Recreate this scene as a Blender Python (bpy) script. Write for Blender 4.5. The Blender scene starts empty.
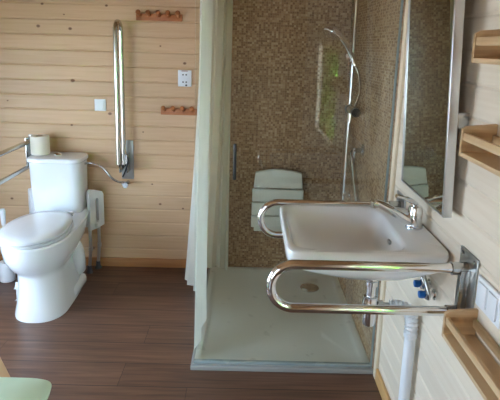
import bpy, bmesh, math, random
from mathutils import Vector, Matrix
random.seed(7)
PI = math.pi
S = bpy.context.scene
C = S.collection

# ---------------------------------------------------------------- camera
cam_d = bpy.data.cameras.new('camera')
cam = bpy.data.objects.new('camera', cam_d); C.objects.link(cam)
S.camera = cam
PITCH, YAW, ROLL = math.radians(11.89), math.radians(0.37), math.radians(1.57)
fw = Vector((math.sin(YAW)*math.cos(PITCH), math.cos(YAW)*math.cos(PITCH), -math.sin(PITCH)))
rt = Vector((math.cos(YAW), -math.sin(YAW), 0)); up = rt.cross(fw)
r2 = rt*math.cos(ROLL) + up*math.sin(ROLL); u2 = -rt*math.sin(ROLL) + up*math.cos(ROLL)
M = Matrix((r2, u2, -fw)).transposed().to_4x4(); M.translation = Vector((0, 0, 1.5))
cam.matrix_world = M
cam_d.sensor_fit = 'HORIZONTAL'; cam_d.sensor_width = 36; cam_d.lens = 36.0
cam_d.shift_y = -(200-151.4)/500
cam_d.clip_start = 0.02

# ---------------------------------------------------------------- world, sun, exposure
W = bpy.data.worlds.new('world'); S.world = W; W.use_nodes = True
nt = W.node_tree; bg = nt.nodes['Background']
bg.inputs[0].default_value = (0.64, 0.82, 1.08, 1); bg.inputs[1].default_value = 1.6
def area(name, loc, rot, sx, sy, power, col, portal=False):
    l = bpy.data.lights.new(name, 'AREA'); l.shape = 'RECTANGLE'; l.size = sx; l.size_y = sy
    l.energy = power; l.color = col
    if portal: l.cycles.is_portal = True
    o = bpy.data.objects.new(name, l); o.location = loc; o.rotation_euler = rot; C.objects.link(o); return o
XL, XR, YB, YN, H = -2.05, 0.634, 3.2, -1.5, 2.35       # room extents
LW = (0.95, 2.40, 0.30, 1.50)                            # unseen window added in the left wall for light: y0 y1 z0 z1
RW = (-0.62, 0.62, 0.70, 1.58)                           # window in the right wall
NW = (-1.98, -1.12, 0.15, 1.55)                          # unseen window added in near wall as fill light: x0 x1 z0 z1
area('portal_left', (XL-0.02, (LW[0]+LW[1])/2, (LW[2]+LW[3])/2), (0, -PI/2, 0), LW[3]-LW[2], LW[1]-LW[0], 1, (1,1,1), True)
area('portal_right', (XR+0.09, (RW[0]+RW[1])/2, (RW[2]+RW[3])/2), (0, PI/2, 0), RW[3]-RW[2], RW[1]-RW[0], 1, (1,1,1), True)
area('portal_near', ((NW[0]+NW[1])/2, YN-0.02, (NW[2]+NW[3])/2), (PI/2, 0, 0), NW[1]-NW[0], NW[3]-NW[2], 1, (1,1,1), True)
sun = bpy.data.lights.new('sun', 'SUN'); sun.energy = 14.0; sun.angle = math.radians(2); sun.color = (1, 0.97, 0.92)
so = bpy.data.objects.new('sun', sun); C.objects.link(so)
so.rotation_euler = Vector((-0.5, -0.5, -1.0)).to_track_quat('-Z', 'Y').to_euler()
S.view_settings.view_transform = 'Standard'; S.view_settings.look = 'None'
S.view_settings.gamma = 1; S.view_settings.use_curve_mapping = False
S.view_settings.exposure = 3.35

# ---------------------------------------------------------------- materials
def lin(r, g, b):
    f = lambda c: (c/255/12.92 if c/255 <= 0.04045 else ((c/255+0.055)/1.055)**2.4)
    return (f(r), f(g), f(b), 1)
class NT:
    def __init__(s, name):
        s.m = bpy.data.materials.new(name); s.m.use_nodes = True; s.t = s.m.node_tree
        s.b = s.t.nodes['Principled BSDF']; s.out = s.t.nodes['Material Output']
    def n(s, typ, **kw):
        nd = s.t.nodes.new(typ)
        for k, v in kw.items():
            if k.startswith('i_'): nd.inputs[k[2:].replace('_', ' ')].default_value = v
            else: setattr(nd, k, v)
        return nd
    def l(s, a, b): s.t.links.new(a, b)
    def math(s, op, a, b=None, c=None):
        nd = s.t.nodes.new('ShaderNodeMath'); nd.operation = op
        for i, v in enumerate((a, b, c)):
            if v is None: continue
            if isinstance(v, (int, float)): nd.inputs[i].default_value = v
            else: s.l(v, nd.inputs[i])
        return nd.outputs[0]
    def mix(s, f, a, b, mode='MIX'):
        nd = s.t.nodes.new('ShaderNodeMix'); nd.data_type = 'RGBA'; nd.blend_type = mode
        for i, v in ((0, f), (6, a), (7, b)):
            if isinstance(v, (int, float, tuple)): nd.inputs[i].default_value = v
            else: s.l(v, nd.inputs[i])
        return nd.outputs[2]
    def ramp(s, f, stops):
        nd = s.t.nodes.new('ShaderNodeValToRGB'); e = nd.color_ramp.elements
        while len(e) < len(stops): e.new(0.5)
        for i, (p, c) in enumerate(stops): e[i].position = p; e[i].color = c
        s.l(f, nd.inputs[0]); return nd.outputs[0]
    def xyz(s):
        tc = s.n('ShaderNodeTexCoord'); sp = s.n('ShaderNodeSeparateXYZ'); s.l(tc.outputs['Object'], sp.inputs[0])
        return sp.outputs
    def comb(s, a, b, c=0.0):
        nd = s.n('ShaderNodeCombineXYZ')
        for i, v in enumerate((a, b, c)):
            if isinstance(v, (int, float)): nd.inputs[i].default_value = v
            else: s.l(v, nd.inputs[i])
        return nd.outputs[0]
def simple(name, col, rough=0.5, metal=0.0, **kw):
    t = NT(name); b = t.b
    b.inputs['Base Color'].default_value = col; b.inputs['Roughness'].default_value = rough; b.inputs['Metallic'].default_value = metal
    # faint procedural wear so that nothing is perfectly uniform
    tc = t.n('ShaderNodeTexCoord'); nz = t.n('ShaderNodeTexNoise'); nz.inputs['Scale'].default_value = 9
    t.l(tc.outputs['Object'], nz.inputs['Vector'])
    mr = t.n('ShaderNodeMapRange'); mr.inputs[3].default_value = max(0, rough-0.04); mr.inputs[4].default_value = rough+0.06
    t.l(nz.outputs[0], mr.inputs[0]); t.l(mr.outputs[0], b.inputs['Roughness'])
    for k, v in kw.items(): b.inputs[k.replace('_', ' ')].default_value = v
    return t.m
def boards(name, along, across, pitch, phase, base, dark, light, rough=0.5, knots=True, length=None, grain=0.35, tint=0.5, spec=0.5, offs=0.0):
    t = NT(name); xyz = t.xyz(); a = xyz['XYZ'.index(along)]; c = xyz['XYZ'.index(across)]
    row = t.math('FLOOR', t.math('DIVIDE', t.math('SUBTRACT', c, phase), pitch))
    idx = row
    wn0 = t.n('ShaderNodeTexWhiteNoise', noise_dimensions='1D'); t.l(row, wn0.inputs['W'])
    if length:
        sh = t.math('ADD', a, t.math('MULTIPLY', wn0.outputs['Value'], 7.3))
        seg = t.math('FLOOR', t.math('DIVIDE', sh, length))
        idx = t.math('ADD', t.math('MULTIPLY', row, 13.7), seg)
    wn = t.n('ShaderNodeTexWhiteNoise', noise_dimensions='1D'); t.l(idx, wn.inputs['W'])
    v = t.comb(t.math('ADD', t.math('MULTIPLY', a, 1.3), t.math('MULTIPLY', wn.outputs['Value'], 40)), t.math('MULTIPLY', c, 26), t.math('MULTIPLY', wn.outputs['Value'], 9))
    nz = t.n('ShaderNodeTexNoise'); nz.inputs['Scale'].default_value = 2.2; nz.inputs['Detail'].default_value = 5; nz.inputs['Distortion'].default_value = 0.6
    t.l(v, nz.inputs['Vector'])
    g = t.ramp(nz.outputs[0], [(0.3, dark), (0.52, base), (0.75, light)])
    col = t.mix(grain, base, g)
    var = t.math('ADD', 1.0-tint*0.25, t.math('MULTIPLY', wn.outputs['Value'], tint*0.5))
    hsv = t.n('ShaderNodeHueSaturation'); t.l(var, hsv.inputs['Value']); t.l(col, hsv.inputs['Color']); col = hsv.outputs[0]
    if knots:
        kv = t.comb(t.math('ADD', t.math('MULTIPLY', a, 4.2), offs), t.math('MULTIPLY', c, 5.5), 0.37)
        vo = t.n('ShaderNodeTexVoronoi', voronoi_dimensions='2D'); vo.inputs['Scale'].default_value = 1; t.l(kv, vo.inputs['Vector'])
        sp = t.n('ShaderNodeSeparateColor'); t.l(vo.outputs['Color'], sp.inputs[0])
        on = t.math('GREATER_THAN', sp.outputs[0], 0.45)
        rad = t.math('MULTIPLY', t.math('ADD', 0.4, sp.outputs[1]), 0.055)
        k = t.math('MULTIPLY', on, t.math('SUBTRACT', 1.0, t.math('MINIMUM', 1.0, t.math('DIVIDE', vo.outputs['Distance'], rad))))
        k = t.math('MINIMUM', 1.0, t.math('MULTIPLY', k, 2.2))
        col = t.mix(k, col, (dark[0]*0.42, dark[1]*0.34, dark[2]*0.30, 1))
    t.l(col, t.b.inputs['Base Color']); t.b.inputs['Roughness'].default_value = rough
    t.b.inputs['Specular IOR Level'].default_value = spec
    if length:      # thin joint lines between boards
        fr = t.math('FRACT', t.math('DIVIDE', t.math('SUBTRACT', c, phase), pitch))
        j1 = t.math('LESS_THAN', fr, 0.026)
        fr2 = t.math('FRACT', t.math('DIVIDE', sh, length)); j2 = t.math('LESS_THAN', fr2, 0.0018)
        j = t.math('MAXIMUM', j1, j2)
        col2 = t.mix(t.math('MULTIPLY', j, 0.8), col, (0.008, 0.005, 0.004, 1)); t.l(col2, t.b.inputs['Base Color'])
    return t.m
def mosaic(name, a_ax, b_ax, px=0.0135):
    t = NT(name); xyz = t.xyz(); a = xyz['XYZ'.index(a_ax)]; b = xyz['XYZ'.index(b_ax)]
    ua, ub = t.math('DIVIDE', a, px), t.math('DIVIDE', b, px)
    wn = t.n('ShaderNodeTexWhiteNoise', noise_dimensions='2D'); t.l(t.comb(t.math('FLOOR', ua), t.math('FLOOR', ub)), wn.inputs['Vector'])
    col = t.ramp(wn.outputs['Value'], [(0.0, lin(124, 94, 66)), (0.3, lin(146, 113, 82)), (0.6, lin(162, 130, 97)), (0.85, lin(180, 150, 116)), (1.0, lin(192, 166, 134))])
    fa, fb = t.math('FRACT', ua), t.math('FRACT', ub)
    ga = t.math('MAXIMUM', t.math('LESS_THAN', fa, 0.13), t.math('LESS_THAN', fb, 0.13))
    col = t.mix(ga, col, lin(158, 132, 104)); t.l(col, t.b.inputs['Base Color'])
    r = t.math('ADD', 0.25, t.math('MULTIPLY', ga, 0.5)); t.l(r, t.b.inputs['Roughness'])
    return t.m
def glass(name, tint=(1, 1, 1, 1), refl=1.0):
    # thin clear pane: straight-through light plus a Fresnel reflection
    t = NT(name); t.t.nodes.remove(t.b)
    tr = t.n('ShaderNodeBsdfTransparent'); tr.inputs[0].default_value = tint
    gl = t.n('ShaderNodeBsdfGlossy'); gl.inputs['Roughness'].default_value = 0.0; gl.inputs[0].default_value = (1, 1, 1, 1)
    ge = t.n('ShaderNodeNewGeometry'); dp = t.n('ShaderNodeVectorMath', operation='DOT_PRODUCT')
    t.l(ge.outputs['Incoming'], dp.inputs[0]); t.l(ge.outputs['Normal'], dp.inputs[1])
    sch = t.math('POWER', t.math('SUBTRACT', 1.0, t.math('ABSOLUTE', dp.outputs['Value'])), 5.0)
    f = t.math('MINIMUM', 1.0, t.math('MULTIPLY', t.math('ADD', 0.04, t.math('MULTIPLY', sch, 0.96)), refl))
    mx = t.n('ShaderNodeMixShader'); t.l(f, mx.inputs[0]); t.l(tr.outputs[0], mx.inputs[1]); t.l(gl.outputs[0], mx.inputs[2])
    t.l(mx.outputs[0], t.out.inputs[0]); return t.m
PB, PD, PL = lin(206, 170, 132), lin(184, 144, 106), lin(218, 188, 154)
WB, WD, WL = lin(222, 207, 186), lin(208, 188, 162), lin(232, 220, 202)
pine_x = boards('pine_boards_back', 'X', 'Z', 0.094, 0.034, PB, PD, PL, 0.45, offs=2.3, tint=0.22, grain=0.3)
pine_y = boards('pine_boards_side', 'Y', 'Z', 0.094, 0.0, WB, WD, WL, 0.5, knots=False, grain=0.3, tint=0.2, offs=0.9)
pine_ceil = boards('pine_boards_ceiling', 'X', 'Y', 0.094, 0.0, lin(170, 128, 86), lin(140, 100, 62), lin(190, 150, 104), 0.5)
floor_m = boards('dark_laminate', 'X', 'Y', 0.165, 2.297, lin(102, 73, 58), lin(62, 44, 36), lin(132, 99, 80), 0.33, knots=False, length=1.25, grain=0.55, tint=0.75)
shelf_y = boards('shelf_birch', 'Y', 'Z', 0.9, -3, lin(206, 174, 132), lin(180, 142, 100), lin(220, 192, 154), 0.5, knots=False, grain=0.7, tint=0.0)
shelf_x = boards('shelf_birch_end', 'X', 'Z', 0.9, -3, lin(198, 162, 118), lin(166, 126, 84), lin(214, 182, 142), 0.5, knots=False, grain=0.8, tint=0.0)
skirt_m = boards('oak_skirting', 'X', 'Z', 0.9, -3, lin(176, 122, 72), lin(140, 92, 50), lin(196, 146, 92), 0.5, knots=False, tint=0)
skirt_y = boards('pine_skirting', 'Y', 'Z', 0.9, -3, lin(204, 160, 104), lin(172, 124, 74), lin(220, 184, 130), 0.5, knots=False, tint=0)
hook_m = boards('stained_hook_wood', 'X', 'Z', 0.9, -3, lin(178, 108, 58), lin(140, 78, 40), lin(200, 132, 78), 0.45, knots=False, tint=0)
trim_m = boards('pale_trim_wood', 'Z', 'Y', 0.9, -3, lin(226, 210, 182), lin(206, 184, 150), lin(236, 222, 200), 0.5, knots=False, tint=0)
tile_back = mosaic('mosaic_back', 'X', 'Z'); tile_side = mosaic('mosaic_side', 'Y', 'Z')
porcelain = simple('white_porcelain', lin(240, 242, 246), 0.12, Coat_Weight=0.3)
basin_m = simple('basin_ceramic', lin(240, 242, 242), 0.12, Coat_Weight=0.3)
plastic_w = simple('white_plastic', lin(228, 230, 232), 0.35)
plastic_g = simple('greyed_plastic', lin(222, 222, 210), 0.35)
tray_m = simple('tray_acrylic', lin(216, 215, 205), 0.28)
chrome = simple('polished_chrome', (0.78, 0.78, 0.78, 1), 0.07, 1.0)
satin = simple('satin_steel', (0.56, 0.54, 0.50, 1), 0.16, 1.0)
lip_m = simple('grey_lip', lin(158, 160, 156), 0.4)
steel = simple('brushed_steel', (0.50, 0.50, 0.49, 1), 0.22, 1.0)
dark_steel = simple('plate_steel', (0.42, 0.43, 0.42, 1), 0.30, 1.0)
alu = simple('aluminium', (0.66, 0.67, 0.68, 1), 0.3, 1.0)
rubber = simple('grey_rubber', lin(90, 92, 94), 0.7)
black_p = simple('black_plastic', lin(26, 26, 28), 0.4)
blue_p = simple('blue_plastic', lin(20, 92, 160), 0.35)
red_p = simple('red_print', lin(150, 60, 40), 0.5)
grey_print = simple('grey_print', lin(70, 66, 60), 0.5)
paper = simple('tissue_paper', lin(238, 230, 216), 0.95)
card = simple('cardboard', lin(160, 130, 100), 0.9)
green_c = simple('green_cloth', lin(196, 214, 182), 0.85)
mirror_m = simple('mirror_silver', (0.66, 0.70, 0.63, 1), 0.0, 1.0)
for n_ in mirror_m.node_tree.nodes:
    if n_.type == 'MAP_RANGE': n_.inputs[3].default_value = 0; n_.inputs[4].default_value = 0.004
glass_m = glass('shower_glass', (0.965, 0.985, 0.965, 1), 1.0)
pane_m = glass('window_glass', (0.96, 0.98, 0.97, 1), 1.5)
seal_m = simple('seal_strip', lin(150, 162, 160), 0.25)
def curtain_mat():
    t = NT('curtain_fabric'); t.t.nodes.remove(t.b)
    d = t.n('ShaderNodeBsdfDiffuse'); d.inputs[0].default_value = lin(248, 246, 236)
    tl = t.n('ShaderNodeBsdfTranslucent'); tl.inputs[0].default_value = lin(246, 246, 232)
    tp = t.n('ShaderNodeBsdfTransparent'); tp.inputs[0].default_value = (0.92, 0.95, 0.9, 1)
    tc = t.n('ShaderNodeTexCoord'); wv = t.n('ShaderNodeTexNoise'); wv.inputs['Scale'].default_value = 400; t.l(tc.outputs['Object'], wv.inputs['Vector'])
    m1 = t.n('ShaderNodeMixShader'); m1.inputs[0].default_value = 0.45; t.l(d.outputs[0], m1.inputs[1]); t.l(tl.outputs[0], m1.inputs[2])
    m2 = t.n('ShaderNodeMixShader'); t.l(t.math('ADD', 0.06, t.math('MULTIPLY', wv.outputs[0], 0.12)), m2.inputs[0])
    t.l(m1.outputs[0], m2.inputs[1]); t.l(tp.outputs[0], m2.inputs[2])
    t.l(m2.outputs[0], t.out.inputs[0]); return t.m
curtain_m = curtain_mat()
leaf_m = simple('hedge_leaf', lin(120, 205, 40), 0.6)
grass_m = simple('gravel_yard', lin(128, 130, 134), 0.9)

# ---------------------------------------------------------------- geometry helpers
def B(): return bmesh.new()
def box(bm, x0, x1, y0, y1, z0, z1, bev=0.0, mat=None):
    r = bmesh.ops.create_cube(bm, size=1); vs = r['verts']
    for v in vs: v.co = Vector(((x0+x1)/2+v.co.x*(x1-x0), (y0+y1)/2+v.co.y*(y1-y0), (z0+z1)/2+v.co.z*(z1-z0)))
    if bev > 0:
        es = list({e for v in vs for e in v.link_edges})
        r2 = bmesh.ops.bevel(bm, geom=es, offset=bev, segments=3, affect='EDGES', profile=0.5)
        vs = [v for v in bm.verts if v in set(r2['verts'])]
    if mat is not None:
        for v in vs: v.co = mat @ v.co
    return vs
def frame_of(d):
    d = d.normalized(); a = Vector((0, 0, 1)) if abs(d.z) < 0.9 else Vector((1, 0, 0))
    u = d.cross(a).normalized(); return u, d.cross(u).normalized()
def tube(bm, pts, r, seg=16, closed=False, caps=True):
    pts = [Vector(p) for p in pts]; n = len(pts); rr = r if isinstance(r, (list, tuple)) else [r]*n
    rings = []; u = None
    for i, p in enumerate(pts):
        d = (pts[min(i+1, n-1)] - pts[max(i-1, 0)]).normalized() if not closed else (pts[(i+1) % n]-pts[i-1]).normalized()
        if u is None: u, w = frame_of(d)
        else:
            u = (u - d*u.dot(d)).normalized(); w = d.cross(u).normalized()
        rings.append([bm.verts.new(p + (u*math.cos(2*PI*k/seg) + w*math.sin(2*PI*k/seg))*rr[i]) for k in range(seg)])
    m = n if closed else n-1
    for i in range(m):
        A, Bq = rings[i], rings[(i+1) % n]
        for k in range(seg): bm.faces.new((A[k], A[(k+1) % seg], Bq[(k+1) % seg], Bq[k]))
    if caps and not closed: bm.faces.new(rings[0][::-1]); bm.faces.new(rings[-1])
def arc_path(pts, rad, n=8):
    """polyline with rounded corners"""
    pts = [Vector(p) for p in pts]; out = [pts[0]]
    for i in range(1, len(pts)-1):
        a, b, c = pts[i-1], pts[i], pts[i+1]
        d1 = (a-b).normalized(); d2 = (c-b).normalized(); ang = d1.angle(d2)
        t = rad/math.tan(ang/2); ce = b + (d1+d2).normalized()*(rad/math.sin(ang/2))
        s, e = b+d1*t, b+d2*t; v1 = s-ce; v2 = e-ce; th = v1.angle(v2); ax = v1.cross(v2).normalized()
        for k in range(n+1): out.append(ce + Matrix.Rotation(th*k/n, 3, ax) @ v1)
    out.append(pts[-1]); return out
def smooth_path(pts, n=8):
    pts = [Vector(p) for p in pts]; P = [2*pts[0]-pts[1]]+pts+[2*pts[-1]-pts[-2]]; out = []
    for i in range(1, len(P)-2):
        for k in range(n):
            t = k/n; a, b, c, d = P[i-1:i+3]
            out.append(0.5*((2*b)+(c-a)*t+(2*a-5*b+4*c-d)*t*t+(-a+3*b-3*c+d)*t**3))
    out.append(pts[-1]); return out
def lathe(bm, prof, c=(0, 0, 0), axis='Z', seg=32):
    c = Vector(c); rings = []
    for r, h in prof:
        ring = []
        for k in range(seg):
            a = 2*PI*k/seg; p = Vector((r*math.cos(a), r*math.sin(a), h))
            if axis == 'X': p = Vector((p.z, p.x, p.y))
            if axis == 'Y': p = Vector((p.y, p.z, p.x))
            ring.append(bm.verts.new(c+p))
        rings.append(ring)
    for A, Bq in zip(rings, rings[1:]):
        for k in range(seg): bm.faces.new((A[k], A[(k+1) % seg], Bq[(k+1) % seg], Bq[k]))
    bm.faces.new(rings[0][::-1]); bm.faces.new(rings[-1])
def loft(bm, rings, cap0=True, cap1=True):
    R = [[bm.verts.new(p) for p in r] for r in rings]; n = len(R[0])
    for A, Bq in zip(R, R[1:]):
        for k in range(n): bm.faces.new((A[k], A[(k+1) % n], Bq[(k+1) % n], Bq[k]))
    if cap0: bm.faces.new(R[0][::-1])
    if cap1: bm.faces.new(R[-1])
def sup(cx, cy, hx, hy, z, e=2.0, n=48, hyb=None, eb=None):
    """superellipse ring; hyb/eb: other half-length and exponent towards +y"""
    out = []
    for k in range(n):
        a = 2*PI*(k+0.5)/n; c, s = math.cos(a), math.sin(a)
        ee = eb if (eb and s > 0) else e; h = hyb if (hyb is not None and s > 0) else hy
        out.append(Vector((cx+hx*math.copysign(abs(c)**(2/ee), c), cy+h*math.copysign(abs(s)**(2/ee), s), z)))
    return out
def extrude_poly(bm, poly, axis, t0, t1):
    """poly of 2-D points; axis is the thickness axis"""
    def P(a, b, t): return {'X': Vector((t, a, b)), 'Y': Vector((a, t, b)), 'Z': Vector((a, b, t))}[axis]
    loft(bm, [[P(a, b, t0) for a, b in poly], [P(a, b, t1) for a, b in poly]])
def obj(name, bm, m, parent=None, smooth=True, bev=None, sub=0):
    bmesh.ops.recalc_face_normals(bm, faces=bm.faces)
    if parent is not None:
        off = Vector((0, 0, 0)); p = parent
        while p: off += p.location; p = p.parent
        for v in bm.verts: v.co -= off
    me = bpy.data.meshes.new(name); bm.to_mesh(me); bm.free()
    o = bpy.data.objects.new(name, me); C.objects.link(o); me.materials.append(m)
    if parent: o.parent = parent
    if smooth:
        for p in me.polygons: p.use_smooth = True
        me.set_sharp_from_angle(angle=math.radians(38))
    if bev:
        b = o.modifiers.new('bevel', 'BEVEL'); b.width = bev; b.segments = 2; b.limit_method = 'ANGLE'
    if sub:
        b = o.modifiers.new('sub', 'SUBSURF'); b.levels = sub; b.render_levels = sub
    return o
def thing(name, label, cat, loc, group=None):
    o = bpy.data.objects.new(name, None); C.objects.link(o); o.location = loc; o.empty_display_size = 0.05
    o['label'] = label; o['category'] = cat
    if group: o['group'] = group
    return o
def tag(o, label, cat, group=None, kind=None):
    o['label'] = label; o['category'] = cat
    if group: o['group'] = group
    if kind: o['kind'] = kind
    return o
def struct(name, bm, m, **kw):
    o = obj(name, bm, m, **kw); o['kind'] = 'structure'; return o
def dup(root, loc, label=None, name=None):
    r = root.copy(); C.objects.link(r); r.location = loc
    if label: r['label'] = label
    for ch in list(root.children):
        c = ch.copy(); C.objects.link(c); c.parent = r
        for g in ch.children:
            d = g.copy(); C.objects.link(d); d.parent = c
    return r

# ---------------------------------------------------------------- room shell
def prof_points(a0, a1, ph=0.0, pitch=0.094):
    """(coordinate, depth) breakpoints of rounded tongue-and-groove boards"""
    s = {round(a0, 5), round(a1, 5)}
    k = math.floor(a0/pitch)-1
    while k*pitch < a1+pitch:
        for d in (-0.008, -0.004, 0, 0.004, 0.008, pitch/2):
            v = k*pitch+d+ph
            if a0 < v < a1: s.add(round(v, 5))
        k += 1
    out = []
    for v in sorted(s):
        f = (v-ph)/pitch - round((v-ph)/pitch); d = abs(f)*pitch
        out.append((v, max(0, 0.0036*(1-d/0.008)) if d < 0.008 else 0.0))
    return out
def plank_wall(name, mat, P, L0, L1, z0, z1, hole=None, depth=0.07, ph=0.0):
    """P(l, z, d) -> point; d is the depth into the wall"""
    bm = B()
    rects = [(L0, L1, z0, z1)]
    if hole:
        a, b, c, d = hole
        rects = [(L0, a, z0, z1), (b, L1, z0, z1), (a, b, z0, c), (a, b, d, z1)]
    for a, b, c, d in rects:
        if b-a < 1e-4 or d-c < 1e-4: continue
        pr = prof_points(c, d, ph)
        ring = lambda l: [bm.verts.new(P(l, z, q)) for z, q in pr] + [bm.verts.new(P(l, d, depth)), bm.verts.new(P(l, c, depth))]
        A, Bq = ring(a), ring(b); n = len(A)
        for k in range(n): bm.faces.new((A[k], A[(k+1) % n], Bq[(k+1) % n], Bq[k]))
        bm.faces.new(A); bm.faces.new(Bq[::-1])
    return struct(name, bm, mat, smooth=False)
bm = B(); box(bm, XL, XR, YN, YB, -0.05, 0); struct('floor', bm, floor_m)
bm = B(); box(bm, XL-0.12, XR+0.12, YN-0.12, YB+0.12, H, H+0.1); struct('ceiling', bm, pine_ceil)
bm = B(); box(bm, XL-1.1, XR+1.1, YN-0.7, YB+0.5, H+0.1, H+0.2); struct('sun_block_roof', bm, pine_ceil)  # unseen roof slab, its wide eaves added to keep sun out of the windows
plank_wall('wall_back', pine_x, lambda l, z, d: Vector((l, YB+d, z)), XL-0.12, XR+0.12, 0, H, ph=0.034)
plank_wall('wall_right', pine_y, lambda l, z, d: Vector((XR+d, l, z)), YN, YB, 0, H, RW)
plank_wall('wall_left', pine_y, lambda l, z, d: Vector((XL-d, l, z)), YN, YB, 0, H, LW)
plank_wall('wall_near', pine_x, lambda l, z, d: Vector((l, YN-d, z)), XL-0.12, XR+0.12, 0, H, NW, ph=0.034)
bm = B(); box(bm, XL, -0.235, YB-0.014, YB, 0, 0.062, 0.003); struct('baseboard_back', bm, skirt_m)
bm = B(); box(bm, XR-0.014, XR, YN, 2.05, 0, 0.062, 0.003); struct('baseboard_right', bm, skirt_y)
bm = B(); box(bm, XL, XL+0.014, YN, YB-0.014, 0, 0.062, 0.003); struct('baseboard_left', bm, skirt_y)
# mosaic shower corner
bm = B(); box(bm, -0.235, XR, YB-0.012, YB, 0, H); struct('wall_back', bm, tile_back)
bm = B(); box(bm, XR-0.012, XR, 2.085, YB-0.012, 0, H); struct('wall_right', bm, tile_side)
bm = B(); box(bm, XR-0.014, XR, 2.052, 2.085, 0, H, 0.003); struct('trim_2', bm, trim_m)
# windows
def window(name, P, a0, a1, z0, z1, bars=1):
    bm = B()
    def fb(u0, u1, w0, w1):
        p, q = P(u0, w0, 0.02), P(u1, w1, 0.06)
        box(bm, min(p.x, q.x), max(p.x, q.x), min(p.y, q.y), max(p.y, q.y), min(p.z, q.z), max(p.z, q.z), 0.004)
    t = 0.05
    fb(a0, a0+t, z0, z1); fb(a1-t, a1, z0, z1); fb(a0+t, a1-t, z0, z0+t); fb(a0+t, a1-t, z1-t, z1)
    for k in range(bars):
        c = a0+(a1-a0)*(k+1)/(bars+1); fb(c-0.025, c+0.025, z0+t, z1-t)
    o = struct(name, bm, trim_m)
    bm = B(); p, q = P(a0+t, z0+t, 0.037), P(a1-t, z1-t, 0.043)
    box(bm, min(p.x, q.x), max(p.x, q.x), min(p.y, q.y), max(p.y, q.y), min(p.z, q.z), max(p.z, q.z))
    g = obj('pane', bm, pane_m, o); return o
window('added_window_left', lambda l, z, d: Vector((XL-d, l, z)), *LW, bars=1)  # added out of view, lets daylight in from the left
window('window_2', lambda l, z, d: Vector((XR+d, l, z)), *RW, bars=0)
window('added_window_near', lambda l, z, d: Vector((l, YN-d, z)), *NW, bars=0)  # added behind the camera to brighten the room

# ---------------------------------------------------------------- shower tray
TX0, TX1, TY0, TY1 = -0.235, XR-0.012, 2.095, YB-0.012
t = thing('shower_tray', 'low pale grey square shower tray set in the mosaic corner behind the glass', 'shower tray', ((TX0+TX1)/2, (TY0+TY1)/2, 0))
bm = B(); cx, cy, hx, hy = (TX0+TX1)/2, (TY0+TY1)/2, (TX1-TX0)/2, (TY1-TY0)/2
loft(bm, [sup(cx, cy, hx, hy, 0, 200), sup(cx, cy, hx, hy, 0.016, 200), sup(cx, cy, hx-0.004, hy-0.004, 0.020, 200), sup(cx, cy, hx-0.035, hy-0.035, 0.020, 60),
          sup(cx, cy, hx-0.042, hy-0.042, 0.017, 30), sup(cx, cy, hx-0.06, hy-0.06, 0.008, 24), sup(cx, cy, hx-0.2, hy-0.2, 0.006, 8), sup(0.42, 2.93, 0.05, 0.05, 0.004, 2)])
obj('basin_shell', bm, tray_m, t)
bm = B(); box(bm, TX0-0.004, TX1, TY0-0.004, TY0+0.018, 0.0, 0.0203, 0.002); box(bm, TX0-0.004, TX0+0.010, TY0+0.018, TY1, 0.0, 0.0203, 0.002); obj('edge_trim', bm, lip_m, t)
bm = B(); lathe(bm, [(0.060, 0.003), (0.060, 0.011), (0.054, 0.016), (0.03, 0.018), (0.012, 0.0182)], (0.42, 2.93, 0)); obj('drain_cover', bm, chrome, t)

# ---------------------------------------------------------------- glass screen
t = thing('shower_screen', 'clear frameless glass shower screen across the front edge of the tray', 'shower screen', (0.2, 2.12, 0.02))
bm = B(); box(bm, -0.225, XR-0.02, 2.118, 2.126, 0.034, 2.0); obj('glass_panel', bm, glass_m, t)
bm = B(); box(bm, -0.225, XR-0.02, 2.112, 2.132, 0.0205, 0.034, 0.002); obj('bottom_seal', bm, seal_m, t)
bm = B(); box(bm, XR-0.020, XR-0.012, 2.116, 2.128, 0.0205, 2.0, 0.001); obj('wall_seal', bm, seal_m, t)
bm = B(); box(bm, -0.058, -0.044, 2.092, 2.106, 0.93, 1.09, 0.004)
for z in (0.95, 1.07): box(bm, -0.055, -0.047, 2.104, 2.118, z-0.005, z+0.005)
obj('door_handle', bm, black_p, t)

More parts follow.
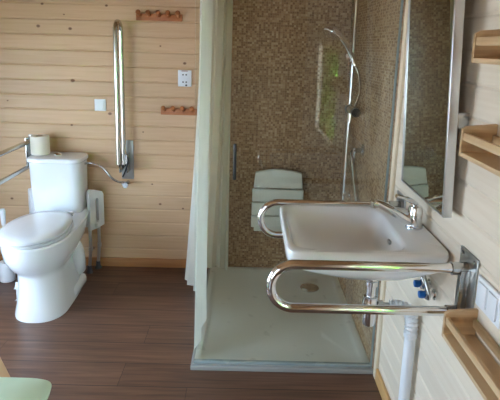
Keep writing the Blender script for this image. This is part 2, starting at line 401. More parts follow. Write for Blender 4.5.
# ---------------------------------------------------------------- shower curtain
def curtain():
    t = thing('shower_curtain', 'long pale translucent shower curtain bunched in folds at the left of the tray', 'curtain', (-0.22, 2.7, 0.03))
    bm = B(); cols = 220; rows = 30
    top = smooth_path([(-0.105, 3.12, 0), (-0.16, 3.13, 0), (-0.24, 3.06, 0), (-0.25, 2.9, 0), (-0.22, 2.7, 0), (-0.215, 2.5, 0), (-0.215, 2.32, 0)], 36)
    bot = smooth_path([(-0.10, 3.10, 0), (-0.2, 3.11, 0), (-0.33, 3.04, 0), (-0.36, 2.95, 0), (-0.27, 2.78, 0), (-0.205, 2.5, 0), (-0.225, 2.18, 0)], 36)
    n = len(top)
    grid = []
    for j in range(rows+1):
        f = j/rows; line = []
        for i in range(n):
            s = i/(n-1); g = f**1.6
            p = top[i].lerp(bot[i], g)
            d = (top[min(i+1, n-1)]-top[max(i-1, 0)]).lerp(bot[min(i+1, n-1)]-bot[max(i-1, 0)], g).normalized(); nr = Vector((-d.y, d.x, 0))
            ph = s*2*PI*12 + 0.6*math.sin(3*s*PI+2*f)
            amp = 0.019+0.009*math.sin(11*s+1)
            amp *= (1-0.25*f)
            p = p + nr*amp*math.sin(ph) + d*0.004*math.sin(2*ph)
            z1 = 0.026
            z = 1.98 + (z1-1.98)*f + (0.012*math.sin(9*s) + 0.012)*f*(1 if s < 0.9 else 0.4)
            line.append(bm.verts.new((p.x, p.y, z)))
        grid.append(line)
    for j in range(rows):
        for i in range(n-1): bm.faces.new((grid[j][i], grid[j][i+1], grid[j+1][i+1], grid[j+1][i]))
    o = obj('fabric', bm, curtain_m, t)
    bm = B(); tube(bm, smooth_path([(-0.1, 3.188, 2.01), (-0.13, 3.12, 2.01), (-0.22, 2.95, 2.01), (-0.22, 2.6, 2.01), (-0.22, 2.15, 2.01), (-0.22, 2.137, 2.01)], 6), 0.010); 
    r = tag(obj('curtain_rail', bm, chrome), 'thin curved rail above the shower curtain', 'curtain rail')
curtain()

# ---------------------------------------------------------------- folding shower seat
def shower_seat():
    t = thing('shower_chair', 'grey-white slatted folding chair folded up against the mosaic wall', 'shower chair', (0.21, YB-0.012, 0.40))
    x0, x1, y0, y1 = 0.045, 0.37, 3.085, 3.115
    zs = [(0.612, 0.736, True), (0.520, 0.604, False), (0.428, 0.512, False), (0.345, 0.420, False)]
    for a, b, top in zs:
        bm = B()
        if top:
            poly = [(x0+0.005, a), (x1-0.005, a)] + [(x1-0.015-(x1-x0-0.03)*k/16, b-0.035+0.035*math.sin(PI*(0.12+0.76*k/16))) for k in range(17)]
            extrude_poly(bm, poly, 'Y', y0, y1)
        else: box(bm, x0-0.006*(0.6-a)*4, x1+0.006*(0.6-a)*4, y0, y1, a, b)
        obj('slat', bm, plastic_g, t, bev=0.006)
    for x in (0.115, 0.31):
        bm = B(); box(bm, x-0.014, x+0.014, 3.113, 3.135, 0.34, 0.69, 0.003); obj('support_bar', bm, plastic_g, t)
    bm = B(); box(bm, 0.06, 0.36, 3.135, YB-0.012, 0.30, 0.40, 0.006); obj('wall_bracket', bm, plastic_g, t)
shower_seat()

# ---------------------------------------------------------------- shower riser, hand shower, mixer
wall_t = XR-0.012
t = thing('shower_riser', 'tall chrome shower riser bar with wall brackets on the right mosaic wall', 'shower bar', (0.585, 2.86, 0.62))
bm = B(); tube(bm, [(0.585, 2.86, 0.62), (0.585, 2.86, 1.9)], 0.0105); obj('bar', bm, chrome, t)
for z in (0.65, 1.86):
    bm = B(); lathe(bm, [(0.022, 0), (0.022, 0.006), (0.012, 0.012), (0.012, 0.045)], (0, 0, 0), 'X')
    for v in bm.verts: v.co = Vector((wall_t-v.co.x, 2.86+v.co.y, z+v.co.z))
    obj('bracket', bm, chrome, t)
bm = B(); tube(bm, [(0.585, 2.86, 1.43), (0.585, 2.86, 1.475)], 0.021); tube(bm, [(0.575, 2.86, 1.455), (0.545, 2.81, 1.462)], 0.014); obj('slider', bm, chrome, t)
t = thing('hand_shower', 'chrome hand shower on the riser bar with its head tilted left', 'shower head', (0.56, 2.80, 1.45))
bm = B(); pth = smooth_path([(0.585, 2.78, 1.41), (0.56, 2.79, 1.462), (0.52, 2.77, 1.525), (0.47, 2.74, 1.575), (0.445, 2.73, 1.585)], 6)
tube(bm, pth, [0.013+0.006*i/len(pth) for i in range(len(pth))]); obj('handle', bm, chrome, t)
bm = B(); lathe(bm, [(0.014, 0.04), (0.034, 0.028), (0.054, 0.010), (0.056, 0), (0.052, -0.008), (0.02, -0.009)], (0, 0, 0))
mt = Matrix.Translation((0.435, 2.725, 1.575)) @ Matrix.Rotation(math.radians(28), 4, 'Y') @ Matrix.Rotation(math.radians(-14), 4, 'X')
bmesh.ops.transform(bm, matrix=mt, verts=bm.verts); obj('head', bm, chrome, t)
bm = B(); tube(bm, smooth_path([(0.587, 2.78, 1.405), (0.603, 2.765, 1.36), (0.610, 2.745, 1.29), (0.600, 2.73, 1.24), (0.582, 2.725, 1.1915)], 8), 0.0065, 10); obj('hose', bm, steel, t)
t = thing('shower_mixer', 'dark chrome thermostatic shower mixer on the right mosaic wall', 'shower mixer', (0.60, 2.78, 1.16))
bm = B(); tube(bm, [(0.572, 2.66, 1.17), (0.572, 2.665, 1.17), (0.572, 2.785, 1.17), (0.572, 2.79, 1.17)], [0.018, 0.022, 0.022, 0.018]); 
for y in (2.68, 2.77): tube(bm, [(0.572, y, 1.17), (wall_t, y, 1.17)], 0.016)
tube(bm, [(0.572, 2.77, 1.155), (0.572, 2.77, 1.095)], 0.011)
obj('body', bm, chrome, t)
for y0, y1 in ((2.62, 2.658), (2.792, 2.828)):
    bm = B(); tube(bm, [(0.572, y0, 1.17), (0.572, y1, 1.17)], 0.024, 12); obj('knob', bm, black_p, t)
# angled bent steel bar with end flanges inside the shower
t = thing('angled_bar', 'angled stainless bar on the right mosaic wall below the mixer', 'grab bar', (0.6, 2.5, 0.9))
bm = B(); tube(bm, arc_path([(wall_t-0.004, 2.62, 0.97), (0.56, 2.62, 0.97), (0.56, 2.36, 0.72), (wall_t-0.004, 2.36, 0.72)], 0.028), 0.013); obj('bar', bm, steel, t)
for y, z in ((2.62, 0.97), (2.36, 0.72)):
    bm = B(); lathe(bm, [(0.034, 0), (0.034, 0.006), (0.015, 0.008)], (0, 0, 0), 'X')
    for v in bm.verts: v.co = Vector((wall_t-v.co.x, y+v.co.y, z+v.co.z))
    obj('flange', bm, steel, t)

# ---------------------------------------------------------------- toilet
def toilet():
    cx = -1.15
    t = thing('toilet', 'white floor-standing toilet with closed lid and tall cistern', 'toilet', (cx, 2.8, 0))
    bm = B(); n = 56
    def egg(z, yf, hw, yb, mid=None, e=2.0, eb=3.0, dx=0.0):
        m = mid if mid is not None else yf+hw*1.15
        return sup(cx+dx, m, hw, m-yf, z, e, n, hyb=yb-m, eb=eb)
    rings = [egg(0, 2.460, 0.142, 3.03, 2.62, 2.3, 3.5, 0.012), egg(0.012, 2.460, 0.143, 3.03, 2.62, 2.3, 3.5, 0.012), egg(0.08, 2.475, 0.132, 3.03, 2.63, 2.2, 3.2, 0.012),
             egg(0.16, 2.488, 0.124, 3.03, 2.64, 2.2, 3, 0.01), egg(0.232, 2.495, 0.122, 3.04, 2.64, 2.1, 3, 0.006), egg(0.252, 2.49, 0.126, 3.05, 2.64, 2.1, 2.8, 0.004), egg(0.275, 2.468, 0.141, 3.05, 2.63, 2.0, 2.8),
             egg(0.31, 2.438, 0.160, 3.08, 2.63, 2, 2.8), egg(0.35, 2.417, 0.172, 3.12, 2.62, 2, 3), egg(0.40, 2.405, 0.178, 3.15, 2.62, 2, 3.2), egg(0.438, 2.402, 0.179, 3.155, 2.62, 2, 3.6), egg(0.446, 2.408, 0.173, 3.15, 2.62, 2, 3.6)]
    loft(bm, rings)
    pan = obj('pan', bm, porcelain, t)
    # trapway bulge and rear foot on the pan's side
    bm = B()
    for s in (1, -1):
        tube(bm, smooth_path([(cx+s*0.10, 2.80, 0.36), (cx+s*0.125, 2.84, 0.27), (cx+s*0.128, 2.86, 0.19), (cx+s*0.115, 2.90, 0.12)], 6), [0.05]*13+[0.05]*6, 16)
        box(bm, cx+s*0.075, cx+s*0.16, 2.72, 2.95, 0, 0.075, 0.03)
    obj('trapway', bm, porcelain, t)
    bm = B(); loft(bm, [egg(0.447, 2.406, 0.176, 2.90, 2.62, 2, 2.4, -0.014), egg(0.450, 2.400, 0.180, 2.905, 2.62, 2, 2.4, -0.014), egg(0.460, 2.400, 0.180, 2.905, 2.62, 2, 2.4, -0.014), egg(0.464, 2.405, 0.176, 2.90, 2.62, 2, 2.4, -0.014)])
    obj('seat_ring', bm, plastic_w, t)
    bm = B(); loft(bm, [egg(0.467, 2.396, 0.174, 2.905, 2.62, 2, 2.3, -0.014), egg(0.471, 2.390, 0.178, 2.91, 2.62, 2, 2.3, -0.014), egg(0.483, 2.390, 0.178, 2.91, 2.62, 2, 2.3, -0.014), egg(0.490, 2.400, 0.170, 2.90, 2.62, 2, 2.3, -0.014), egg(0.496, 2.46, 0.13, 2.84, 2.63, 2, 2.4, -0.014), egg(0.498, 2.54, 0.06, 2.74, 2.64, 2, 2, -0.014)])
    obj('lid', bm, porcelain, t)
    for s in (-1, 1):
        bm = B(); tube(bm, [(cx+s*0.05, 2.915, 0.468), (cx+s*0.10, 2.915, 0.468)], 0.013); obj('hinge', bm, alu, t)
    # cistern
    def cs(z, x0, x1, y0, y1, e=5): return sup((x0+x1)/2, (y0+y1)/2, (x1-x0)/2, (y1-y0)/2, z, e, n)
    bm = B(); X0, X1 = -1.348, -1.022
    loft(bm, [cs(0.420, X0+0.04, X1-0.04, 3.01, 3.17, 4), cs(0.430, X0+0.018, X1-0.018, 2.985, 3.175, 4.5), cs(0.45, X0+0.010, X1-0.010, 2.976, 3.178, 4.5), cs(0.60, X0+0.004, X1-0.003, 2.970, 3.18, 4.5), cs(0.765, X0, X1, 2.966, 3.18, 4.5)])
    obj('cistern', bm, porcelain, t)
    bm = B(); loft(bm, [cs(0.766, X0-0.002, X1+0.002, 2.962, 3.184), cs(0.771, X0-0.006, X1+0.006, 2.956, 3.186), cs(0.787, X0-0.006, X1+0.006, 2.956, 3.186), cs(0.795, X0-0.000, X1+0.000, 2.962, 3.182), cs(0.801, X0+0.04, X1-0.04, 2.99, 3.15, 3)])
    lid = obj('cistern_lid', bm, porcelain, t)
    bm = B(); lathe(bm, [(0.024, 0.797), (0.024, 0.805), (0.021, 0.808), (0.019, 0.8065), (0.017, 0.811), (0.005, 0.812)], (-1.185, 3.06, 0)); obj('flush_button', bm, chrome, lid)
    # supply hose and stop valve
    bm = B(); tube(bm, smooth_path([(-1.03, 3.08, 0.745), (-0.985, 3.08, 0.75), (-0.92, 3.09, 0.725), (-0.86, 3.09, 0.655), (-0.83, 3.12, 0.622), (-0.80, 3.15, 0.605)], 8), 0.007, 10); obj('supply_hose', bm, steel, t)
    bm = B(); tube(bm, [(-0.78, 3.13, 0.598), (-0.78, 3.198, 0.598)], 0.012); tube(bm, [(-0.81, 3.152, 0.603), (-0.765, 3.15, 0.596)], 0.012); tube(bm, [(-0.78, 3.125, 0.598), (-0.78, 3.115, 0.598)], 0.018); obj('stop_valve', bm, steel, t)
toilet()

def paper_roll():
    bm = B(); lathe(bm, [(0.021, 0.0), (0.054, 0.0), (0.0565, 0.004), (0.0565, 0.112), (0.054, 0.116), (0.023, 0.116), (0.021, 0.113), (0.020, 0.02)], (-1.298, 3.08, 0.8015))
    t = thing('toilet_roll', 'white toilet roll standing on end on the left of the cistern lid', 'toilet paper', (-1.298, 3.08, 0.8015))
    obj('paper', bm, paper, t)
    bm = B(); lathe(bm, [(0.0195, 0.001), (0.0195, 0.1145), (0.018, 0.1145), (0.018, 0.1)], (-1.298, 3.08, 0.8015)); obj('core', bm, card, t)
paper_roll()

# ---------------------------------------------------------------- hinged wall rails either side of the toilet
def up_rail():
    x = -0.790
    t = thing('fold_up_grab_rail', 'stainless hinged support rail folded upright on the wall right of the toilet', 'grab rail', (x, YB, 0.63), 'hinged support rails')
    bm = B(); tube(bm, arc_path([(x, 3.015, 0.76), (x, 3.015, 1.622), (x, 3.143, 1.622), (x, 3.143, 0.72)], 0.063, 12), 0.0145); obj('rail_tube', bm, satin, t)
    bm = B(); box(bm, x-0.030, x+0.050, YB-0.006, YB, 0.620, 0.880, 0.002)
    for z in (0.63, 0.86): lathe(bm, [(0.006, 0), (0.005, 0.004)], (x+0.040, YB-0.01, z), 'Y', 10)
    obj('wall_plate', bm, dark_steel, t)
    bm = B(); box(bm, x-0.028, x-0.018, 3.12, YB-0.006, 0.68, 0.80, 0.002); box(bm, x+0.018, x+0.028, 3.12, YB-0.006, 0.68, 0.80, 0.002); tube(bm, [(x-0.03, 3.143, 0.74), (x+0.032, 3.143, 0.74)], 0.008)
    tube(bm, smooth_path([(x, 3.015, 0.765), (x, 3.05, 0.73), (x, 3.10, 0.715), (x, 3.143, 0.73)], 6), 0.008)
    obj('hinge', bm, steel, t)
    bm = B(); tube(bm, smooth_path([(x+0.02, 3.13, 0.80), (x+0.035, 3.10, 0.76), (x+0.02, 3.09, 0.70), (x+0.0, 3.10, 0.66)], 6), 0.005, 8); obj('latch', bm, black_p, t)
    t = thing('fold_down_grab_rail', 'stainless hinged support rail folded down along the left of the toilet', 'grab rail', (-1.42, YB, 0.70), 'hinged support rails')
    x = -1.388
    bm = B(); tube(bm, arc_path([(x, 3.17, 0.867), (x, 2.32, 0.867), (x, 2.32, 0.71), (x, 3.17, 0.71)], 0.078, 12), 0.0145); obj('rail_tube', bm, satin, t)
    bm = B(); box(bm, x-0.03, x+0.04, YB-0.006, YB, 0.66, 0.90, 0.002); obj('wall_plate', bm, dark_steel, t)
    bm = B(); box(bm, x-0.028, x-0.018, 3.13, YB-0.006, 0.69, 0.89, 0.002); box(bm, x+0.018, x+0.028, 3.13, YB-0.006, 0.69, 0.89, 0.002); obj('hinge', bm, steel, t)
up_rail()

# ---------------------------------------------------------------- shower stool stored behind the toilet
def stool():
    t = thing('shower_stool', 'white plastic shower stool with slotted side grips stored behind the toilet', 'stool', (-1.18, 3.12, 0))
    def slotted(xa, ya, xb, yb):
        # upright side grip: plate in the plane (xa,ya)-(xb,yb) with a long slot, sloping top
        bm = B(); A = Vector((xa, ya, 0)); D = Vector((xb-xa, yb-ya, 0)); L = D.length; D.normalize(); N = Vector((-D.y, D.x, 0))*0.012
        z0, zt0, zt1 = 0.305, 0.575, 0.545
        outer = [(0, z0), (L*0.45, z0), (L, z0+0.01), (L, zt1-0.02), (L-0.012, zt1), (L*0.5, (zt0+zt1)/2+0.004), (0.015, zt0), (0, zt0-0.015)]
        hole = [(L*0.42, 0.355), (L*0.52, 0.345), (L*0.62, 0.355), (L*0.62, 0.44), (L*0.62, 0.50), (L*0.52, 0.512), (L*0.42, 0.50), (L*0.42, 0.42)]
        order = [1, 2, 3, 4, 5, 6, 7, 0]
        oo = [outer[1], outer[2], outer[2], outer[3], outer[4], outer[5], outer[6], outer[0]]
        # stitch 8 outer to 8 hole points by angle
        c = Vector((L*0.52, 0.43)); ang = lambda p: math.atan2(p[1]-c.y, p[0]-c.x)
        O = sorted(outer, key=ang); Hh = sorted(hole, key=ang)
        for sgn in (1, -1):
            vo = [bm.verts.new(A+D*p[0]+Vector((0, 0, p[1]))+N*sgn) for p in O]; vh = [bm.verts.new(A+D*p[0]+Vector((0, 0, p[1]))+N*sgn) for p in Hh]
            for k in range(8): bm.faces.new((vo[k], vo[(k+1) % 8], vh[(k+1) % 8], vh[k]))
            if sgn == 1: vo1, vh1 = vo, vh
        for k in range(8):
            bm.faces.new((vo1[k], vo1[(k+1) % 8], vo[(k+1) % 8], vo[k])); bm.faces.new((vh1[k], vh1[(k+1) % 8], vh[(k+1) % 8], vh[k]))
        obj('side_grip', bm, plastic_w, t)
    slotted(-1.005, 3.06, -0.945, 3.165); slotted(-1.36, 3.06, -1.42, 3.165)
    bm = B(); box(bm, -1.07, -0.955, 3.085, 3.175, 0.315, 0.345, 0.008); box(bm, -1.41, -1.35, 3.075, 3.175, 0.315, 0.345, 0.008); box(bm, -1.41, -0.955, 3.163, 3.183, 0.315, 0.345, 0.005)
    obj('seat', bm, plastic_w, t)
    for x, y in ((-1.01, 3.09), (-0.975, 3.165), (-1.355, 3.09), (-1.39, 3.165)):
        s = 1 if x > -1.18 else -1
        bm = B(); tube(bm, [(x, y, 0.32), (x, y, 0.17), (x-s*0.012, y-0.004, 0.03)], 0.0105); tube(bm, [(x, y, 0.155), (x, y, 0.18)], 0.0135)
        l = obj('leg', bm, alu, t)
        bm = B(); lathe(bm, [(0.022, 0), (0.021, 0.008), (0.015, 0.02), (0.013, 0.05)], (x-s*0.012, y-0.004, 0)); obj('rubber_foot', bm, rubber, l)
stool()
t = thing('toilet_brush', 'white toilet brush standing in its holder on the floor left of the toilet', 'toilet brush', (-1.50, 2.95, 0))
bm = B(); lathe(bm, [(0.040, 0), (0.046, 0.004), (0.043, 0.12), (0.040, 0.128), (0.034, 0.13)], (-1.50, 2.95, 0)); obj('holder', bm, plastic_w, t)
bm = B(); lathe(bm, [(0.008, 0.125), (0.008, 0.36), (0.013, 0.38), (0.016, 0.46), (0.012, 0.475)], (-1.50, 2.95, 0), seg=16); obj('handle', bm, plastic_w, t)

# ---------------------------------------------------------------- switch, socket, peg rails on the back wall
def rocker(name, label, cat, x, z, w, h, n=1):
    t = thing(name, label, cat, (x, YB, z))
    bm = B(); box(bm, x-w/2, x+w/2, YB-0.009, YB, z-h/2, z+h/2, 0.003); obj('frame', bm, plastic_w, t)
    bm = B(); box(bm, x-w/2+0.011, x+w/2-0.011, YB-0.014, YB-0.006, z-h/2+0.011, z+h/2-0.011, 0.002); obj('rocker', bm, plastic_w, t)
rocker('light_switch', 'square white light switch on the pine wall left of the upright rail', 'switch', -0.946, 1.105, 0.072, 0.076)
t = thing('wall_socket', 'white double wall socket with dark holes between the two peg rails', 'socket', (-0.405, YB, 1.287))
bm = B(); box(bm, -0.448, -0.362, YB-0.010, YB, 1.237, 1.340, 0.004); obj('frame', bm, plastic_w, t)
for z in (1.312, 1.266):
    bm = B(); lathe(bm, [(0.019, 0), (0.019, 0.003), (0.016, 0.003)], (-0.405, YB-0.0135, z), 'Y', 24); f = obj('socket_face', bm, plastic_w, t)
    bm = B()
    for dx in (-0.010, 0.010): lathe(bm, [(0.0048, 0), (0.0048, 0.003)], (-0.405+dx, YB-0.0155, z), 'Y', 12)
    if z < 1.3: lathe(bm, [(0.006, 0), (0.006, 0.003)], (-0.395, YB-0.0155, z-0.020), 'Y', 12)
    obj('pin_hole', bm, grey_print, f)
bm = B(); box(bm, -0.425, -0.385, YB-0.0115, YB-0.009, 1.333, 1.337); obj('marking', bm, red_p, t)

def peg_rail(label, x0, z, ):
    t = thing('peg_rail', label, 'peg rail', (x0, YB, z), 'wooden peg rails')
    bm = B(); box(bm, x0, x0+0.285, YB-0.014, YB, z-0.028, z+0.014, 0.003); obj('back_board', bm, hook_m, t)
    for k in range(5):
        x = x0+0.022+k*0.0602
        bm = B(); lathe(bm, [(0.012, 0), (0.010, -0.012), (0.008, -0.028), (0.015, -0.040), (0.015, -0.048), (0.010, -0.052)], (0, 0, 0), 'Y', 16)
        mt = Matrix.Translation((x, YB-0.012, z+0.004)) @ Matrix.Rotation(math.radians(-20), 4, 'X'); bmesh.ops.transform(bm, matrix=mt, verts=bm.verts)
        obj('peg', bm, hook_m, t)
    return t
pr = peg_rail('upper reddish wooden rail of five pegs high on the pine wall', -0.705, 1.665)
dup(pr, (-0.558, YB, 1.083), 'lower reddish wooden peg rail beside the curtain, under the white socket')

# ---------------------------------------------------------------- washbasin
def basin():
    t = thing('washbasin', 'white rectangular wall-hung washbasin between two stainless rails', 'washbasin', (XR, 1.64, 0.78))
    cx, cy, hx, hy = 0.380, 1.638, 0.252, 0.2380
    n = 96; R = lambda dx, hx_, hy_, z, e: sup(cx+dx, cy, hx_, hy_, z, e, n)
    bm = B()
    loft(bm, [R(0.06, 0.10, 0.09, 0.765, 2.5), R(0.04, 0.17, 0.16, 0.778, 3), R(0.02, 0.215, 0.195, 0.805, 4), R(0.006, 0.240, 0.223, 0.832, 7), R(0.001, 0.249, 0.234, 0.855, 10),
              R(0, hx-0.001, hy, 0.888, 12), R(0, hx-0.003, hy-0.003, 0.897, 12), R(0, hx-0.008, hy-0.008, 0.901, 12), R(-0.050, 0.188, hy-0.026, 0.901, 6), R(-0.050, 0.181, hy-0.032, 0.896, 6),
              R(-0.050, 0.172, hy-0.042, 0.875, 5.5), R(-0.050, 0.158, hy-0.058, 0.842, 5), R(-0.045, 0.135, hy-0.085, 0.808, 4), R(-0.03, 0.09, 0.12, 0.794, 3), R(-0.01, 0.03, 0.03, 0.788, 2)])
    obj('bowl', bm, basin_m, t)
    bm = B(); lathe(bm, [(0.030, 0.786), (0.030, 0.790), (0.024, 0.792), (0.01, 0.791)], (cx-0.01, cy, 0)); obj('drain', bm, chrome, t)
    bm = B(); lathe(bm, [(0.011, -0.003), (0.013, 0.0), (0.010, 0.003), (0.004, 0.003)], (0, 0, 0), 'X', 20)
    for v in bm.verts: v.co = Vector((0.491-v.co.x, 1.60+v.co.y*1.2, 0.862+v.co.z*0.7))
    obj('overflow', bm, dark_steel, t)
    # bottle trap
    bm = B(); x, y = 0.455, 1.64
    lathe(bm, [(0.030, 0.785), (0.030, 0.775), (0.0155, 0.772), (0.0155, 0.700), (0.021, 0.698), (0.021, 0.680), (0.016, 0.678), (0.016, 0.640), (0.024, 0.638), (0.026, 0.620), (0.028, 0.612), (0.028, 0.590), (0.024, 0.585), (0.024, 0.545), (0.021, 0.530), (0.014, 0.524), (0.004, 0.522)], (x, y, 0))
    tube(bm, [(x, y, 0.603), (0.545, y-0.005, 0.603)], 0.013)
    tube(bm, [(x+0.028, y, 0.603), (x+0.045, y, 0.603)], 0.019)
    obj('bottle_trap', bm, chrome, t)
    bm = B(); pth = smooth_path([(0.525, 1.635, 0.603), (0.56, 1.632, 0.604), (0.592, 1.628, 0.590), (0.604, 1.622, 0.555), (0.604, 1.620, 0.50)], 14)
    tube(bm, pth, [0.022+0.0028*math.sin(i*1.57*1.0) for i in range(len(pth))], 18)
    tube(bm, [(0.604, 1.620, 0.51), (0.604, 1.620, 0.495), (0.604, 1.620, 0.49), (0.604, 1.62, 0.0)], [0.024, 0.024, 0.0195, 0.0195], 20)
    obj('waste_pipe', bm, plastic_w, t)
    for yy, zz in ((1.565, 0.728), (1.515, 0.715)):
        bm = B(); tube(bm, [(XR, yy, zz), (0.60, yy, zz)], 0.010); tube(bm, [(0.605, yy, zz-0.015), (0.605, yy, zz+0.035)], 0.009)
        lathe(bm, [(0.018, 0), (0.018, 0.005)], (XR-0.006, yy, zz), 'X', 20)
        v_ = obj('stop_valve', bm, chrome, t)
        bm = B(); lathe(bm, [(0.006, 0.010), (0.012, 0.008), (0.0135, 0.0), (0.012, -0.009), (0.006, -0.011)], (0.588, yy, zz), 'X', 8); obj('valve_knob', bm, blue_p, v_)
        bm = B(); tube(bm, smooth_path([(0.605, yy, zz+0.03), (0.600, yy-0.03, zz+0.0), (0.595, yy-0.035, zz+0.03), (0.585, yy+0.02, 0.80), (0.57, 1.63, 0.83)], 8), 0.0055, 10); obj('supply_hose', bm, steel, v_)
basin()
t = thing('basin_tap', 'chrome lever mixer tap at the wall side of the washbasin', 'tap', (0.585, 1.64, 0.901))
bm = B(); lathe(bm, [(0.029, 0.901), (0.029, 0.906), (0.025, 0.910), (0.024, 0.968), (0.021, 0.978), (0.010, 0.98)], (0.585, 1.64, 0)); obj('body', bm, chrome, t)
bm = B(); pth = smooth_path([(0.578, 1.64, 0.918), (0.545, 1.64, 0.934), (0.50, 1.64, 0.962), (0.46, 1.64, 0.982), (0.438, 1.64, 0.985)], 6); tube(bm, pth, [0.018-0.005*i/len(pth) for i in range(len(pth))]); tube(bm, [(0.441, 1.64, 0.992), (0.441, 1.64, 0.970)], 0.013); obj('spout', bm, chrome, t)
bm = B(); tube(bm, smooth_path([(0.585, 1.64, 0.978), (0.57, 1.635, 0.995), (0.535, 1.62, 1.012), (0.505, 1.61, 1.022)], 6), [0.012]*3+[0.009]*8+[0.007]*8, 12); obj('lever', bm, chrome, t)

# ---------------------------------------------------------------- rails either side of the basin
def basin_rail(label, y, zt, zb, x0):
    t = thing('basin_grab_rail', label, 'grab rail', (XR, y, zb), 'washbasin support rails')
    r = (zt-zb)/2
    bm = B(); tube(bm, arc_path([(XR-0.012, y, zt), (x0, y, zt), (x0, y, zb), (XR-0.012, y, zb)], r*0.985, 14), 0.0138, 20); obj('rail_tube', bm, chrome, t)
    bm = B(); box(bm, XR-0.006, XR, y-0.058, y+0.052, zb-0.025, zt+0.05, 0.002)
    for dy in (-0.04, 0.035):
        for z in (zb-0.012, zt+0.035): lathe(bm, [(0.006, 0), (0.005, 0.004)], (XR-0.010, y+dy, z), 'X', 10)
    obj('wall_plate', bm, dark_steel, t)
    bm = B()
    for z in (zt, zb): tube(bm, [(XR-0.05, y, z), (XR-0.003, y, z)], 0.0185, 20)
    box(bm, XR-0.03, XR-0.006, y-0.022, y-0.016, zb, zt, 0.001)
    obj('socket_collar', bm, steel, t)
basin_rail('stainless looped rail on the near side of the washbasin', 1.31, 0.903, 0.770, 0.078)
basin_rail('stainless looped rail on the far side of the washbasin, next to the shower', 1.945, 0.882, 0.742, 0.064)

# ---------------------------------------------------------------- tilted mirror
def mirror():
    y0, y1 = 1.40, 1.815; xb, xt = 0.582, 0.548; z0, z1 = 1.02, 1.86
    a = math.atan2(xb-xt, z1-z0-0.18)
    t = thing('mirror', 'tall metal-framed mirror tilted forward above the washbasin', 'mirror', (XR, (y0+y1)/2, 1.3))
    mt = Matrix.Translation((xb, 0, z0)) @ Matrix.Rotation(-a, 4, 'Y')
    Hh = z1-z0
    bm = B()
    for q in ((0, 0.027, y0, y0+0.012, 0, Hh), (0, 0.027, y1-0.004, y1, 0, Hh), (0, 0.027, y0+0.012, y1-0.004, 0, 0.005), (0, 0.027, y0+0.012, y1-0.012, Hh-0.012, Hh), (0.020, 0.026, y0+0.005, y1-0.005, 0.005, Hh-0.005)): box(bm, *q, 0.0015)
    bmesh.ops.transform(bm, matrix=mt, verts=bm.verts); obj('frame', bm, alu, t)
    bm = B(); box(bm, 0.004, 0.008, y0+0.012, y1-0.004, 0.005, Hh-0.012); bmesh.ops.transform(bm, matrix=mt, verts=bm.verts); obj('mirror_glass', bm, mirror_m, t)
    for y in (1.43, 1.78):
        bm = B(); box(bm, 0.592, XR, y-0.012, y+0.012, 1.285, 1.33, 0.002); obj('bracket', bm, steel, t)
    bm = B(); tube(bm, [(0.606, 1.6, 1.04), (XR, 1.6, 1.04)], 0.006); obj('lower_stay', bm, steel, t)
mirror()

# ---------------------------------------------------------------- wooden shelves
def shelf(label, y1, zb):
    L = 0.40; y0 = y1-L; d = 0.088; t = thing('wall_shelf', label, 'shelf', (XR, y1, zb), 'small wooden wall shelves')
    x0, x1 = XR-d, XR
    for ya in (y0, y1-0.012):
        bm = B(); extrude_poly(bm, [(x0, zb), (x1, zb), (x1, zb+0.085), (x0+0.012, zb+0.078), (x0, zb+0.070)], 'Y', ya, ya+0.012); obj('end_panel', bm, shelf_x, t, bev=0.0015)
    bm = B(); box(bm, x0, x1-0.002, y0+0.012, y1-0.012, zb, zb+0.012, 0.001); obj('bottom_board', bm, shelf_y, t)
    bm = B(); box(bm, x0+0.002, x0+0.012, y0+0.012, y1-0.012, zb+0.042, zb+0.062, 0.002); obj('front_rail', bm, shelf_y, t)
    bm = B(); box(bm, x1-0.012, x1-0.001, y0+0.012, y1-0.012, zb+0.035, zb+0.058, 0.002); obj('back_rail', bm, shelf_y, t)
    return t
sh = shelf('highest small birch shelf with front rail, right of the mirror at eye level', 1.252, 1.474)
dup(sh, (XR, 1.262, 1.238), 'middle small birch shelf with front rail, right of the mirror below the highest shelf')
dup(sh, (XR, 1.238, 0.738), 'lowest small birch shelf, under the near basin rail and the white wall switch')
t = thing('double_switch', 'white wall switch plate on the right wall above the lowest shelf', 'switch', (XR, 1.18, 0.875))
bm = B(); box(bm, XR-0.009, XR, 1.105, 1.235, 0.838, 0.922, 0.003); obj('frame', bm, plastic_w, t)
for y in (1.125, 1.18):
    bm = B(); box(bm, XR-0.014, XR-0.007, y-0.004, y+0.042, 0.85, 0.91, 0.002); obj('rocker', bm, plastic_w, t)

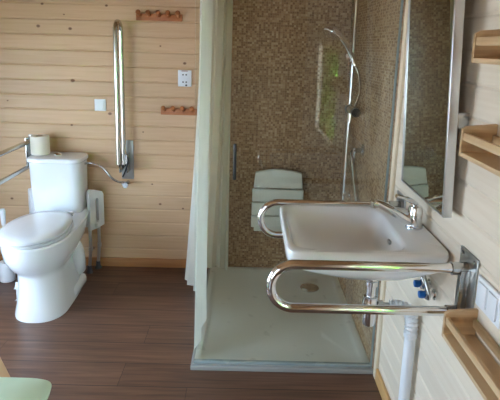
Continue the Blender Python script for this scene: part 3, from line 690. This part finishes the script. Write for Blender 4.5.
# ---------------------------------------------------------------- chair with green seat (bottom left corner)
def chair():
    t = thing('wooden_chair', 'pale wooden chair with a light green seat cover in the near left corner', 'chair', (-0.80, 1.16, 0))
    bm = B()
    loft(bm, [sup(-0.80, 1.16, 0.205, 0.21, 0.440, 9), sup(-0.80, 1.16, 0.222, 0.225, 0.446, 9), sup(-0.80, 1.16, 0.226, 0.229, 0.462, 9), sup(-0.80, 1.16, 0.215, 0.218, 0.472, 9), sup(-0.80, 1.16, 0.12, 0.12, 0.478, 4)])
    obj('seat_cushion', bm, green_c, t)
    bm = B(); box(bm, -0.99, -0.61, 0.97, 1.35, 0.38, 0.439, 0.006); obj('seat_frame', bm, shelf_x, t)
    for x, y in ((-0.98, 0.98), (-0.62, 0.98), (-0.62, 1.33), (-0.98, 1.33)):
        bm = B(); tube(bm, [(x, y, 0), (x, y, 0.41)], [0.014, 0.019], 14); obj('leg', bm, shelf_x, t)
    # slanted side rail running out to the far left
    bm = B(); Mx = [( -0.735, 1.375), (-0.70, 1.375), (-0.85, 1.56), (-0.885, 1.56)]
    extrude_poly(bm, Mx, 'Z', 0.415, 0.439); obj('side_rail', bm, shelf_x, t, bev=0.002)
chair()

# ---------------------------------------------------------------- outdoors seen through the windows and in reflections
bm = B(); box(bm, -14, 14, -14, 14, -0.35, -0.30); g = struct('ground', bm, grass_m)
def bush(label, x, y, r, h):
    bm = B(); rnd = random.Random(int(x*10+y*7)+5)
    for k in range(3000):
        a = rnd.uniform(0, 2*PI); zz = rnd.uniform(0, 1); rr = r*(0.55+0.45*math.sin(PI*min(1, zz+0.2)))*math.sqrt(rnd.uniform(0.25, 1))
        c = Vector((x+rr*math.cos(a), y+rr*math.sin(a), -0.2+zz*h)); s = rnd.uniform(0.07, 0.13)
        q = Matrix.Rotation(rnd.uniform(0, 6.28), 3, 'Z') @ Matrix.Rotation(rnd.uniform(-1.3, 1.3), 3, 'X')
        v = [bm.verts.new(c + q @ Vector(p)) for p in ((-s/2, 0, 0), (0, -s, 0.01), (s/2, 0, 0), (0, s, 0))]
        bm.faces.new(v)
    t = thing('shrub', label, 'shrub', (x, y, -0.3))
    obj('foliage', bm, leaf_m, t, smooth=False)
    bm = B(); tube(bm, [(x, y, -0.3), (x, y, 0.5)], 0.05); obj('trunk', bm, shelf_x, t)
bush('bright green shrub outside the right window', 1.55, -2.9, 0.72, 2.6)
bush('bright green shrub outside the right window, farther from the house', 3.6, -3.9, 0.8, 3.0)
